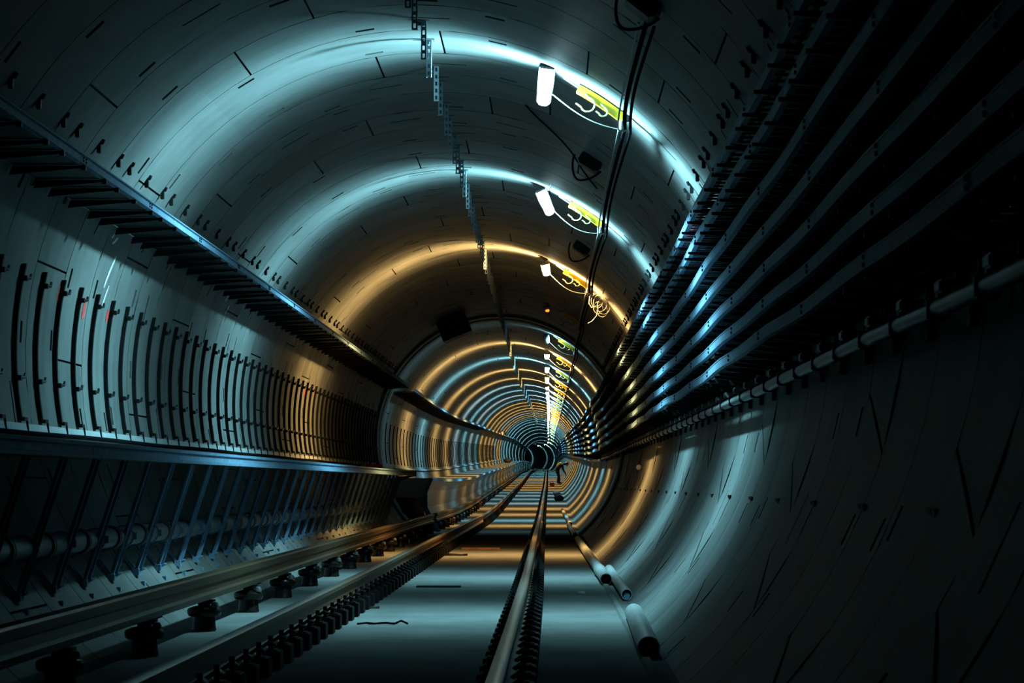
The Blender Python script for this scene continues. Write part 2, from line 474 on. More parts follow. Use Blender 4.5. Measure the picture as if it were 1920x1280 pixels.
fp.box((FOOT[0]-STX, 0, FOOT[1]-DB), (.05,.12,.05)); fp.build('foot_plate', M_GALV, st0)
b0 = None
for q in (-.02, .04, .09):
    if b0 is None:
        bt = MB(); bt.tube([(FOOT[0]-STX, 0, FOOT[1]-DB), (FOOT[0]-STX+.05, 0, FOOT[1]-DB+.028)], .009, 6); o = b0 = bt.build('anchor_bolt', M_GALV, st0)
    else:
        o = b0.copy(); C.objects.link(o); o.parent = st0
    o.location = (0, q, 0)
bt = MB(); bx = wallx(-.75,-1)+.01; bt.box((bx-STX, .02, -.75-DB), (.03,.05,.03)); bt.build('wall_plug', M_GALV, st0)
zs = [6.0+RW*k for k in range(46)]
for k, z in enumerate(zs):
    if z > 54.0: break
    if k == 0: o = st0
    else:
        o = st0.copy(); C.objects.link(o); o.parent = wk
        for ch in st0.children:
            c = ch.copy(); C.objects.link(c); c.parent = o
    o.location = W(STX, DB, z) - Vector(L)
# end frame of the walkway
mb = MB()
mb.sweep([(EDX+.02,DT),(EDX-.04,DT),(EDX-.04,DB),(STX-.03,DB-.02),(FOOT[0]-.02,FOOT[1]),(FOOT[0]+.06,FOOT[1]),(STX+.06,DB-.10),(EDX+.02,DB)], [54.1, 54.2]); mb.build('end_frame', M_DGALV, wk, world=True)
mb = MB(); mb.sweep([(wallx(.41,-1)+.006,.41),(wallx(.41,-1)+.030,.41),(wallx(.27,-1)+.030,.27),(wallx(.27,-1)+.006,.27)], zz)
mb.build('kick_plate', M_KICK, wk, world=True)

FZ0, FZ1 = 61.8, 470.0
L = W(EDX, DB, FZ0); wf = thing('walkway', L, 'left walkway clad in folded metal panels, beyond the gap', 'walkway')
mb = MB(); mb.sweep([(wallx(DT-.1,-1)+.015,DT-.1),(-2.58,DT-.1),(-2.58,DB-.09),(wallx(DB-.1,-1)+.015,DB-.09)], zsteps(FZ0, FZ1, 2.4, 4.8)); mb.build('deck', M_DECK, wf, world=True)
mb = MB(); mb.sweep([(-2.59,DT-.095),(-2.56,DT-.095),(-2.56,DB-.10),(-2.59,DB-.10)], zsteps(FZ0, FZ1, 2.4, 4.8)); mb.build('edge_beam', M_GALV, wf, world=True)
PP = [(-2.57,.10),(-2.71,-.17),(-2.76,-.52),(-2.68,-.80)]
z = FZ0; k = 0
while z < FZ1 - 1:
    ln = 2.4 if z < 150 else 6.0
    b = min(z+ln, FZ1); mb = MB()
    za = z
    pr = PP + [(a-.02, b2) for a, b2 in PP[::-1]]
    mb.sweep(pr, [z+.006, (z+b)/2, b-.006]); mb.build('cladding_panel', M_PANEL, wf, world=True, angle=15)
    z = b; k += 1
# end plate and slanted end cheek
mb = MB(); mb.sweep([(-2.60,.10),(-2.74,-.17),(-2.76,-.30),(-3.45,-.30),(wallx(.10,-1)+.03,.10)], [FZ0-.01, FZ0+.01]); mb.build('end_plate', M_KICK, wf, world=True)
mb = MB()
ch = [(-2.58,.10),(-2.74,-.17),(-2.79,-.50),(-2.47,-1.04),(-2.38,-1.04),(-2.66,-.5),(-2.66,-.2),(-2.54,.10)]
mb.sweep(ch, [FZ0-.06, FZ0]); mb.build('end_cheek', M_GALV, wf, world=True)

# fire main behind the struts
PX, PY = -3.14, -.38
L = W(PX, PY, 5.0); t = thing('fire_main', L, 'grey steel pipe with couplings running behind the walkway struts', 'pipe')
mb = MB(); mb.tube([W(PX, PY, z) for z in zsteps(5.0, 54.0, 2.4)], .07, 16); mb.build('pipe_run', M_PIPE, t, world=True)
cp = MB(); cp.lathe([(.072,-.05),(.086,-.045),(.086,-.012),(.078,-.008),(.078,.008),(.086,.012),(.086,.045),(.072,.05)], 18, axis='y')
cl = MB()
cl.lathe([(.072,-.02),(.08,-.018),(.08,.018),(.072,.02)], 18, axis='y'); cl.box((.082,0,.0),(.03,.03,.05)); cl.bar((-.06,0,-.05), (wallx(PY-.12,-1)-PX+.01,0,-.12), .03, .02)
c0 = h0 = None; z = 5.6; k = 0
while z < 53.8:
    base, prev = (cp, c0) if k % 2 == 0 else (cl, h0)
    if prev is None:
        o = base.build('coupling' if k % 2 == 0 else 'pipe_clamp', M_DGALV if k % 2 == 0 else M_GALV, t, angle=30)
        if k % 2 == 0: c0 = o
        else: h0 = o
    else:
        o = prev.copy(); C.objects.link(o); o.parent = t
    o.location = W(PX, PY, z) - Vector(L); z += .66; k += 1
# black cable lying along the walkway edge and hand rail far on
def long_cable(name, pts, r, m, label, cat='cable', group=None, n=8):
    t = MB(); b = pts[0]
    o = bpy.data.objects.new(name, None)
    t.tube([Vector(p) - Vector(b) for p in pts], r, n); bpy.data.objects.remove(o)
    q = t.build(name, m); q.location = b
    return tag(q, label, cat, group)
rg = random.Random(3)
long_cable('power_cable', [W(-3.60, .345+.004*math.sin(z*.9), z) for z in zsteps(5.2, 54.0, 1.2)], .017, M_RUB, 'black cable running along the pale kick plate of the walkway')
long_cable('wall_pipe', [W(wallx(.36,-1)+.05, .36, z) for z in zsteps(66.2, 300, 2.4)], .022, M_GALV, 'thin pale pipe low on the left wall above the clad walkway', 'pipe')

# ---------------------------------------------------------------- left cable tray
TLX, TLY = -3.02, 2.02
def lefttray(z0, z1, label, nb):
    L = W(TLX, TLY, z0); t = thing('cable_tray', L, label, 'cable tray')
    zz = zsteps(z0, z1, 1.2, 4.8)
    mb = MB(); wx = wallx(TLY,-1)+.02
    mb.sweep([(wx,TLY),(TLX,TLY),(TLX,TLY+.012),(wx,TLY+.012)], zz); mb.build('tray_floor', M_BLACK, t, world=True)
    z = z0
    while z < z1 - .01:
        b = min(z + (3.0 if z < 66 else 9.6), z1); mb = MB()
        mb.sweep([(TLX-.012,TLY-.004),(TLX+.03,TLY-.004),(TLX+.03,TLY+.004),(TLX+.008,TLY+.006),(TLX+.008,TLY+.052),(TLX+.024,TLY+.058),(TLX+.024,TLY+.066),(TLX-.004,TLY+.066),(TLX-.004,TLY+.006),(TLX-.012,TLY+.004)], [z, (z+b)/2, b-.01])
        o = mb.build('tray_lip', M_GALV, t, world=True, angle=25)
        if z < 50:
            bl = MB()
            for q in (.10, .20):
                for y in (.025, .045): bl.lathe([(.009,0),(.009,.006)], 8, axis='y', c=tuple(W(TLX+.009, TLY+y-0, z+q)))
            m = bl.build('lip_bolt', M_BLACK, t, world=True)
        z = b
    br = MB(); wx2 = wallx(TLY-.05,-1)
    d = .014
    for s in (-d, d):
        br.add([(0,s,-.006),(0,s,-.022),(wx2-TLX+.02,s,-.062),(wx-TLX,s,-.006)], [(0,1,2,3)])
    br.add([(0,-d,-.006),(0,-d,-.022),(wx2-TLX+.02,-d,-.062),(wx-TLX,-d,-.006),(0,d,-.006),(0,d,-.022),(wx2-TLX+.02,d,-.062),(wx-TLX,d,-.006)], [(0,1,5,4),(1,2,6,5),(2,3,7,6),(0,3,7,4)])
    br.box((.012,0,-.02),(.03,.05,.03))
    proto = None; z = z0+.3; k = 0; rest = MB()
    pat = [.8,.85,.55]
    while z < z1-.1 and k < nb:
        if proto is None: proto = o = br.build('tray_bracket', M_BLACK, t)
        else:
            o = proto.copy(); C.objects.link(o); o.parent = t
        o.location = W(TLX, TLY, z) - Vector(L); z += pat[k % 3]; k += 1
lefttray(6.0, 60.6, 'pale-lipped cable tray high on the left wall, nearer length', 90)
lefttray(63.4, 460, 'far length of cable tray on the left wall beyond the break', 98)

# ---------------------------------------------------------------- rows of small fittings
def rowcopy(proto, zs, locf, desc, group):
    lab = rowlabels(zs, desc); out = []
    for k, z in enumerate(zs):
        o = proto if k == 0 else dup(proto, (0,0,0))
        o.location = locf(z); o['label'] = lab[k]; o['group'] = group; out.append(o)
    return out
pat3 = [.55,.93,.92]
def patz(z0, z1):
    z = z0; k = 0; out = []
    while z < z1: out.append(z); z += pat3[k % 3]; k += 1
    return out
def socket(X, Y, side, cat):
    t = thing('wall_bracket', (0,0,0), '-', cat)
    mb = MB(); mb.box((-side*.015,0,.0),(.03,.045,.085)); mb.build('back_plate', M_BLACK, t, bevel=.004)
    m2 = MB(); m2.tube([(-side*.02,0,.025),(-side*.04,0,.03),(-side*.05,0,.055)], .012, 8); m2.build('peg', M_BLACK, t)
    return t
s = socket(-3.273, 2.39, -1, 'bracket')
rowcopy(s, patz(14.0, 61), lambda z: W(wallx(2.39,-1), 2.39, z), 'black wall bracket above left cable tray', 'black brackets in the row above the left tray')
s = socket(1.113, 2.39, 1, 'bracket')
rowcopy(s, patz(11.2, 61), lambda z: W(wallx(2.39,1), 2.39, z), 'black wall bracket above right cable trays', 'black brackets in the row above the right trays')
# flat inserts low on the right wall
t = thing('wall_insert', (0,0,0), '-', 'insert')
mb = MB(); mb.box((-.008,-.09,0),(.016,.10,.03)); mb.build('left_plate', M_BLACK, t); mb = MB(); mb.box((-.008,.05,.004),(.016,.12,.022)); mb.build('right_plate', M_BLACK, t)
for ch, nm in zip(list(t.children), ('plate','plate')): ch.name = nm
rowcopy(t, [10.4+2.4*k for k in range(22)], lambda z: W(wallx(-.105,1), -.105, z), 'small black insert low on right wall', 'black inserts low on the right wall')

# vertical mounting channels low on the left wall
t = thing('mounting_channel', (0,0,0), '-', 'channel')
mb = MB(); Y0, Y1 = .44, 1.50; bx = wallx(.95,-1)
for k in range(12):
    ya, yb = Y0+(Y1-Y0)*k/12, Y0+(Y1-Y0)*(k+1)/12
    vs = []
    for y in (ya, yb):
        xi = wallx(y,-1)-bx
        for (dx, dz) in ((.002,-.02),(.034,-.02),(.034,.02),(.002,.02)): vs.append((xi+dx, dz, y-Y0))
    fc = [(0,1,5,4),(1,2,6,5),(2,3,7,6)]
    if k == 0: fc.append((0,1,2,3))
    if k == 11: fc.append((4,5,6,7))
    mb.add(vs, fc)
mb.build('channel', M_BLACK, t)
for y, nm in ((1.40,'hook'),(.72,'hook')):
    h = MB(); xi = wallx(y,-1)-bx
    h.box((xi+.045,.0,y-Y0),(.03,.05,.035)); h.tube([(xi+.05,.0,y-Y0),(xi+.065,.07,y-Y0+.004),(xi+.065,.10,y-Y0+.03)], .011, 6); h.build(nm, M_BLACK, t)
h = MB(); xi = wallx(Y0,-1)-bx; h.box((xi+.03,.06,.0),(.035,.13,.025)); h.tube([(xi+.04,.12,.0),(xi+.05,.13,-.10)], .008, 6); h.build('foot', M_BLACK, t)
rowcopy(t, [12.3+.8*k for k in range(61)], lambda z: W(bx, Y0, z), 'tall black channel strip on left wall', 'black channel strips on the left wall before the collar')
# beyond the collar the strips shrink to hairlines
far = MB()
for k in range(12):
    ya, yb = Y0+(1.35-Y0)*k/12, Y0+(1.35-Y0)*(k+1)/12
    vs = []
    for y in (ya, yb):
        xi = wallx(y,-1)-bx
        for (dx, dz) in ((.002,-.02),(.024,-.02),(.024,.02),(.002,.02)): vs.append((xi+dx, dz, y-Y0))
    far.add(vs, [(0,1,5,4),(1,2,6,5),(2,3,7,6)])
zs = [64.2+1.6*k for k in range(80)]
lab = rowlabels(zs, 'thin black channel strip on left wall')
o0 = None
for k, z in enumerate(zs):
    if o0 is None: o = o0 = far.build('mounting_channel', M_BLACK)
    else: o = o0.copy(); C.objects.link(o)
    o.location = W(bx, Y0, z); tag(o, lab[k], 'channel', 'black channel strips on the left wall beyond the collar')

# perforated hangers down the crown
t = thing('hanger_strip', (0,0,0), '-', 'hanger')
mb = MB(); Hh = .30; w = .042; th = .006; nh = 5
ys = [0.]; cell = Hh/nh
prof = []
def strip(mb, yoff):
    vs = []; 
    for i in range(nh):
        zt = -i*cell; zb = zt-cell
        hx, hz = .009, .017; zc = (zt+zb)/2
        P = [(-w/2,zt),(w/2,zt),(w/2,zb),(-w/2,zb)]; Q = [(-hx,zc+hz),(hx,zc+hz),(hx,zc-hz),(-hx,zc-hz)]
        o = len(mb.v)
        for y in (yoff-th/2, yoff+th/2):
            for (x, z) in P+Q: mb.v.append((x, y, z))
        fr = [(0,1,5,4),(1,2,6,5),(2,3,7,6),(3,0,4,7)]
        for f in fr:
            mb.f.append([o+q for q in f]); mb.f.append([o+8+q for q in f[::-1]]); mb.m += [0,0]; mb.tone += [0,0]
        for a, b in ((4,5),(5,6),(6,7),(7,4),(1,2),(3,0)):
            mb.f.append([o+a, o+b, o+b+8, o+a+8]); mb.m.append(0); mb.tone.append(0)
    mb.box((-w/2+.003, yoff+.018, -Hh/2), (.006,.036,Hh)); mb.box((w/2-.003, yoff+.018, -Hh/2), (.006,.036,Hh))
strip(mb, 0.); mb.build('perforated_channel', M_HANG, t)
mb = MB(); mb.box((0,.03,.004),(.09,.12,.012)); mb.box((-.03,.07,-.012),(.05,.03,.03)); mb.build('ceiling_plate', M_DGALV, t)
mb = MB(); mb.lathe([(.012,0),(.012,.03)], 8, c=(0,.06,-.03)); mb.build('anchor_bolt', M_GALV, t)
HX = -1.02
def hangz(z): return W(HX, TY+math.sqrt(TR**2-(HX-TX)**2)-.008, z)
zs = []
z = 14.7; k = 0
while z < 120: zs.append(z); z += (.95 if k % 2 == 0 else 1.45); k += 1
rowcopy(t, zs, hangz, 'perforated steel hanger strip on the crown', 'hanger strips in the row down the crown')
zs2 = [zs[-1]+1.2*(k+1) for k in range(100)]
mbf = MB(); strip(mbf, 0.); mbf.box((0,.03,.004),(.09,.12,.012)); lab = rowlabels(zs2, 'far hanger strip on the crown'); o0 = None
for k, z in enumerate(zs2):
    if o0 is None: o = o0 = mbf.build('hanger_strip', M_HANG)
    else: o = o0.copy(); C.objects.link(o)
    o.location = hangz(z); tag(o, lab[k], 'hanger', 'hanger strips in the row down the crown')

# ---------------------------------------------------------------- lamps
LX, LY = -.09, 3.20
def lamp_light(z, kind, parent_loc, off):
    col = {'c':CYAN,'w':WARM,'n':NEUT,'dim':CYAN}[kind]
    d = bpy.data.lights.new('lamp_glow', 'POINT'); d.energy = {'c':POW,'w':POW*1.4,'n':POW,'dim':POW*.14}[kind]; d.color = col; d.energy *= .5 if z > 500 else 1.7 if z > 225 else 1.; d.shadow_soft_size = .09
    d.use_nodes = True; nt = d.node_tree
    em = nt.nodes['Emission']
    tc = nt.nodes.new('ShaderNodeTexCoord'); sp = nt.nodes.new('ShaderNodeSeparateXYZ'); nt.links.new(tc.outputs['Normal'], sp.inputs[0])
    m1 = nt.nodes.new('ShaderNodeMath'); m1.operation = 'MULTIPLY'; nt.links.new(sp.outputs['Y'], m1.inputs[0]); nt.links.new(sp.outputs['Y'], m1.inputs[1])
    m2 = nt.nodes.new('ShaderNodeMath'); m2.operation = 'SUBTRACT'; m2.inputs[0].default_value = 1.; nt.links.new(m1.outputs[0], m2.inputs[1]); m2.use_clamp = True
    m3 = nt.nodes.new('ShaderNodeMath'); m3.operation = 'POWER'; m3.inputs[1].default_value = NPOW; nt.links.new(m2.outputs[0], m3.inputs[0])
    mz = nt.nodes.new('ShaderNodeMapRange'); mz.inputs['From Min'].default_value = -.1; mz.inputs['From Max'].default_value = .7; mz.inputs['To Min'].default_value = 1.; mz.inputs['To Max'].default_value = .38
    nt.links.new(sp.outputs['Z'], mz.inputs['Value'])
    m4 = nt.nodes.new('ShaderNodeMath'); m4.operation = 'MULTIPLY'; nt.links.new(m3.outputs[0], m4.inputs[0]); nt.links.new(mz.outputs['Result'], m4.inputs[1])
    nt.links.new(m4.outputs[0], em.inputs['Strength'])
    o = bpy.data.objects.new('lamp_glow', d); C.objects.link(o); o.location = off
    return o
POW = 1500.; NPOW = 2.8
TILT = {0:(36,8), 1:(38,-26), 2:(16,-12)}
lname = {'c':'cool white','w':'warm white','n':'white','dim':'dim greenish','off':'unlit'}
for i, (z, kind) in enumerate(LAMPS):
    tilt, roll = TILT.get(i, (16+7*math.sin(i*2.1), 8*math.sin(i*1.3)))
    loc = W(LX, LY, z)
    lab = {0:'lit cool white work lamp nearest the camera, hung under the crown', 1:'lit cool white lamp tilted leftwards, second from the camera', 2:'nearest warm white lamp, third from the camera',
           3:'unlit lamp with a small orange glow, fourth from the camera', 4:'dim greenish lamp beside the far bright lamps, fifth from the camera'}.get(i, f'{lname[kind]} work lamp on the crown, {ordi(i+1)} from the camera')
    t = thing('work_lamp', loc, lab, 'lamp', 'work lamps hung along the crown')
    R = Matrix.Rotation(roll*D2R, 3, 'Y') @ Matrix.Rotation(tilt*D2R, 3, 'X')   # far end up / near end down
    R = Matrix.Rotation(roll*D2R, 3, 'Y') @ Matrix.Rotation(-tilt*D2R, 3, 'X')
    def loc3(p): return R @ Vector(p)
    LW, LL = .115, .40
    mb = MB()
    mb.box(loc3((0,0,.03)), (LW+.015, LL+.02, .03), R); mb.build('housing', M_LAMPB, t, bevel=.008)
    mb = MB()
    n = 10
    pr = [(LW/2*math.cos(PI*k/n), -.045*math.sin(PI*k/n)**.6) for k in range(n+1)]
    o = 0; vs = []
    ends = [-LL/2, -LL/2+.03, LL/2-.03, LL/2]; sc = [.72, 1, 1, .72]
    for e, s_ in zip(ends, sc): vs += [loc3((x*s_, e, zz_*s_+.015)) for x, zz_ in pr]
    q = n+1
    mb.add(vs, [(a*q+k, a*q+k+1, (a+1)*q+k+1, (a+1)*q+k) for a in range(3) for k in range(n)] + [list(range(q)), [3*q+k for k in range(q)]])
    dm = M_LC if kind in 'cn' else M_LW if kind == 'w' else M_LOFF
    mb.build('diffuser', dm, t, angle=50)
    if i == 3:
        mb = MB(); mb.lathe([(.0,-.062),(.035,-.05),(.04,-.03),(.03,-.012)], 12, c=tuple(loc3((.02,-.16,0)))); mb.build('pilot_light', M_LOR, t)
    mb = MB(); top = TY+math.sqrt(TR**2-(LX-TX)**2)-LY
    mb.bar(loc3((0,.0,.045)), (0,.0,top-.005), .05, .012); mb.box((0,0,top-.012),(.10,.10,.012)); mb.build('bracket', M_LAMPB, t)
    if kind != 'off':
        lo = lamp_light(z, kind, loc, (0,0,0)); lo.parent = t; lo.location = Vector((.22,0,-.03)) if kind == 'dim' else loc3((0,0,-.105))

# ---------------------------------------------------------------- yellow hook rails beside the lamps
def arcpt(X, inset): return TY+math.sqrt((TR-inset)**2-(X-TX)**2)
hr = thing('hook_rail', (0,0,0), '-', 'hook rail')
HRX, HRY = .40, arcpt(.40, 0)
mb = MB(); Xs = [.20+.385*k/8 for k in range(9)]; vs = []
for X in Xs:
    a = math.atan2(arcpt(X,0)-TY, X-TX)
    for r, y in ((.010,-.035),(.010,.035),(.082,.035),(.082,-.035)):
        px, py = pol(a, TR-r); vs.append((px-HRX, y, py-HRY))
mb.add(vs, [(i*4+k, i*4+(k+1) % 4, i*4+4+(k+1) % 4, i*4+4+k) for i in range(8) for k in range(4)] + [(0,1,2,3),(32,33,34,35)])
mb.build('bar', M_YEL, hr, bevel=.004)
mb = MB(); mb.box((.205-HRX,0,arcpt(.205,.02)-HRY),(.03,.07,.06)); mb.box((.58-HRX,0,arcpt(.58,.02)-HRY),(.03,.07,.05)); mb.build('end_bracket', M_BLACK, hr)
def jhook(x0, rr):
    h = MB(); y0 = arcpt(x0, .06)-HRY; p = [(x0-HRX-.03,-.035,y0+.02),(x0-HRX,-.04,y0-.01)]
    for k in range(9):
        a = (60-28*k)*D2R; p.append((x0-HRX-.01+rr*math.cos(a), -.04, y0-.01-rr+rr*math.sin(a)))
    p.append((p[-1][0]-rr*.7, -.04, p[-1][2]+rr*.5)); h.tube(p, .0075, 7); return h
jhook(.265,.058).build('hook', M_HOOK, hr); jhook(.39,.036).build('hook', M_HOOK, hr)
mb = MB(); mb.tube([(.20-HRX,0,arcpt(.2,.04)-HRY),(.12-HRX,0,arcpt(.12,.03)-HRY),(.06-HRX,0,arcpt(.06,.02)-HRY)], .007, 6); mb.build('stay_rod', M_WIRE, hr)
mb = MB(); mb.lathe([(.03,-.06),(.035,-.05),(.035,.02),(.02,.03)], 12, c=(.53-HRX,-.03,arcpt(.53,.09)-HRY)); mb.build('plug_socket', M_WIRE, hr)
zs = [z for z, k in LAMPS]
labs = ['yellow hook rail beside the nearest lamp', 'yellow hook rail beside the second lamp from the camera', 'yellow hook rail beside the nearest warm lamp, above the cable coil'] + [f'yellow hook rail beside the {ordi(i+1)} lamp from the camera' for i in range(3, len(zs))]
for k, z in enumerate(zs):
    o = hr if k == 0 else dup(hr, (0,0,0))
    o.location = W(HRX, HRY, z); o['label'] = labs[k]; o['group'] = 'yellow hook rails along the crown'
# lamp leads, from lamp to hook rail
for k, (z, kind) in enumerate(LAMPS[:14]):
    pts = []
    for j in range(13):
        u = j/12; X = LX+.06+u*(.53-LX-.06); Y = LY-.06+u*(arcpt(.53,.13)-LY+.06) - .09*math.sin(PI*u)*(1 if k else .6)
        pts.append(W(X, Y, z-.03-.02*u))
    ll = ['thin pale lead from the nearest lamp to its hook rail','thin pale lead from the second lamp to its hook rail','thin pale lead from the nearest warm lamp to its hook rail']
    long_cable('lamp_lead', pts, .0045, M_WIRE, ll[k] if k < 3 else f'thin pale lead from the {ordi(k+1)} lamp to its hook rail', group='lamp leads along the crown', n=6)
# festoon cables hung from rail to rail
zl = [17.7] + [z for z, k in LAMPS[:14]]
def festoon(X0, r, sag, m, label, drop, name='power_cable'):
    pts = []
    for a, b in zip(zl[:-1], zl[1:]):
        for j in range(16):
            u = j/16; z = a+u*(b-a); sg = sag*(1 if int(a) % 2 else .75)
            pts.append(W(X0-.05*math.sin(PI*u), arcpt(X0, drop)-sg*4*u*(1-u), z))
    pts.append(W(X0, arcpt(X0, drop), zl[-1]))
    long_cable(name, pts, r, m, label, group='festoon cables along the hook rails')
festoon(.555, .016, .10, M_RUB, 'thick black festoon cable looped between the yellow hook rails', .10)
festoon(.60, .012, .05, M_RUB, 'thinner black festoon cable outermost on the yellow hook rails', .10)
festoon(.505, .007, .16, M_WIRE, 'pale thin supply wire sagging between the yellow hook rails', .14)
# cable coil at the warm lamp
t = thing('cable_coil', W(.70, 2.78, 43.4), 'pale cable coil hanging right of the nearest warm lamp', 'cable')
for k, (dx, dz, rr) in enumerate(((-.02,-.02,.11),(.03,-.05,.13),(.08,-.10,.12),(.0,-.12,.09),(.06,-.16,.10))):
    mb = MB(); a0 = .6*k
    mb.tube([(dx+rr*math.cos(a0+6.6*j/20)*.8, -.03+.02*k+.004*j, dz+rr*math.sin(a0+6.6*j/20)) for j in range(21)], .007, 6); mb.build('loop', M_WIRE, t)
mb = MB(); mb.tube([(-.06,0,.10),(-.13,0,.05),(-.14,0,-.06),(-.10,0,-.12),(-.03,0,-.10)], .010, 6); mb.build('tail', M_WIRE, t)
mb = MB(); mb.tube([(0,0,-.12),(-.03,0,-.25),(-.10,0,-.33),(-.16,0,-.36)], .006, 6); mb.build('tail', M_WIRE, t)
mb = MB(); mb.box((0,.02,.10),(.05,.06,.09)); mb.build('hanging_clip', M_WIRE, t)
# dark boxes with cable loops on the lining
for X, z, lab in ((.56,17.6,'black junction box with looping cable at top of picture'),(.36,27.6,'black junction box on lining between nearest two lamps'),(.40,37.4,'black junction box between second and third lamps')):
    a = math.atan2(arcpt(X,0)-TY, X-TX)
    t = thing('junction_box', W(X, arcpt(X,0), z), lab, 'box')
    R = Matrix.Rotation(-(a-PI/2), 3, 'Y')
    mb = MB(); mb.box(R @ Vector((0,0,-.05)), (.22,.34,.10), R); mb.build('case', M_BLACK, t, bevel=.008)
    mb = MB(); mb.box(R @ Vector((0,-.0,-.105)), (.18,.28,.012), R); mb.build('lid', M_BLACK, t, bevel=.004)
    mb = MB(); mb.tube([R @ Vector((-.01-.15*math.cos(PI*q/18)+.03*math.sin(PI*q/9), -.12, -.07-.19*math.sin(PI*q/18)**.8)) for q in range(19)], .010, 8); mb.build('cable_loop', M_RUB, t)
# thin black cable straggling over the crown
pts = []
for j in range(40):
    z = 25.8+j*.1; u = j/39; X = -.25+.7*u+.03*math.sin(z*2.1)
    pts.append(W(X, arcpt(X, .018), z))
long_cable('crown_cable', pts, .008, M_RUB, 'thin black cable running slantwise over the crown past the lamps')
# dark cabinet high on the lining near the collar
X = -2.05; a = math.atan2(arcpt(X,0)-TY, X-TX); R = Matrix.Rotation(-(a-PI/2), 3, 'Y')
t = thing('ceiling_cabinet', W(X, arcpt(X,0), 58.4), 'dark rectangular box fixed to the unlit crown, left of the hangers', 'box')
mb = MB(); mb.box(R @ Vector((0,0,-.23)), (.62,.9,.40), R); mb.build('case', M_BLACK, t, bevel=.01)
mb = MB(); mb.box(R @ Vector((0,-.455,-.23)), (.54,.012,.32), R); mb.build('door', M_BLACK, t)
mb = MB(); mb.box(R @ Vector((.2,0,-.012)), (.05,1.0,.024), R); mb.box(R @ Vector((-.2,0,-.012)), (.05,1.0,.024), R); mb.build('fixing_rail', M_DGALV, t)

# ---------------------------------------------------------------- cable trays on the right wall
TRAYS = [(1.01,1.973),(1.06,1.815),(1.133,1.618),(1.184,1.426),(1.218,1.236),(1.237,1.045),(1.239,.868)]
TN = ['topmost','second','third','fourth','fifth','sixth','lowest']
def wob(k):
    r = random.Random(100+k); ph = [r.uniform(0, 6.28) for _ in range(4)]
    def f(z):
        g = min(1, max(.25, (z-15)/60))
        return (.030*g*math.sin(z*.50+ph[0]) + .022*g*math.sin(z*.21+ph[1]), .022*g*math.sin(z*.42+ph[2]) + .008*math.sin(z*1.3+ph[3]))
    return f
common = wob(0)
TEND = 480
for k, (X, Y) in enumerate(TRAYS):
    fk = wob(k+1)
    def off(z, fk=fk):
        a, b = common(z); c, d = fk(z); return (.7*a+.3*c, .7*b+.3*d)
    wx = wallx(Y, 1)-.045
    L = W(X, Y, 5.0)
    t = thing('cable_tray', L, f'{TN[k]} ladder tray on the right wall, counted from the top' if k not in (0,6) else f'{TN[k]} ladder tray of the stack on the right wall', 'cable tray', 'cable trays on the right wall')
    mb = MB(); mb.sweep([(X+.03,Y-.004),(X-.004,Y-.004),(X-.004,Y+.004),(X-.001,Y+.006),(X-.001,Y+.056),(X-.004,Y+.058),(X-.004,Y+.066),(X+.024,Y+.066),(X+.024,Y+.060),(X+.003,Y+.058),(X+.003,Y+.004),(X+.03,Y+.003)], zsteps(5.0, TEND, .8, 2.4, 120), off); mb.build('front_lip', M_GALV, t, world=True, angle=25)
    mb = MB(); mb.sweep([(wx,Y),(wx+.004,Y),(wx+.004,Y+.062),(wx,Y+.062)], zsteps(5.0, TEND, 2.4, 4.8)); mb.build('back_lip', M_DGALV, t, world=True)
    rest = MB(); z = 9.0; q0 = None; n_ = 0
    while z < 130:
        dx, dy = off(z); p = W(X, Y, z) + Vector(((wx-X)/2 + .012, 0, .012+dy))
        if n_ < 100:
            if q0 is None:
                mb = MB(); mb.box((0,0,0), (wx-X-.03, .035, .014)); q = q0 = mb.build('rung', M_DGALV, t)
            else:
                q = q0.copy(); C.objects.link(q); q.parent = t
            q.location = p - Vector(L)
        else: rest.box(p, (wx-X-.03, .035, .014))
        n_ += 1; z += .22 if z < 60 else .4
    rest.build('rung_rows', M_DGALV, t, world=True, kind='stuff')
    z = 6.4+.37*k; q0 = None
    while z < 58:
        dx, dy = off(z)
        for y in (.015, .045):
            if q0 is None:
                mb = MB(); mb.lathe([(.010,0),(.010,.010)], 8, axis='y'); 
                mb.v = [(-v[1], v[0], v[2]) for v in mb.v]; q = q0 = mb.build('splice_bolt', M_BLACK, t)
            else:
                q = q0.copy(); C.objects.link(q); q.parent = t
            q.location = W(X-.002+dx, Y+y+dy, z) - Vector(L)
        z += 3.0
    # cables
    for c in range(3):
        cxp = X + (wx-X)*(.25+.25*c) ; rad = (.024,.019,.022)[c]
        red = (k == 0 and c < 2)
        rr = random.Random(k*7+c); p0 = rr.uniform(0, 6)
        pts = [W(cxp+off(z)[0]+.012*math.sin(z*.7+p0), Y+off(z)[1]+.021+rad, z) for z in zsteps(5.0, TEND-20, 1.6, 4.8)]
        nm = ('nearest its lip','along its middle','nearest the wall')[c]
        lab = f'{"red" if red else "black"} cable on the {TN[k]} right-hand tray, {nm}'
        long_cable('power_cable', pts, rad, M_REDC if red else M_RUB, lab, group='cables lying on the right-hand trays', n=6)
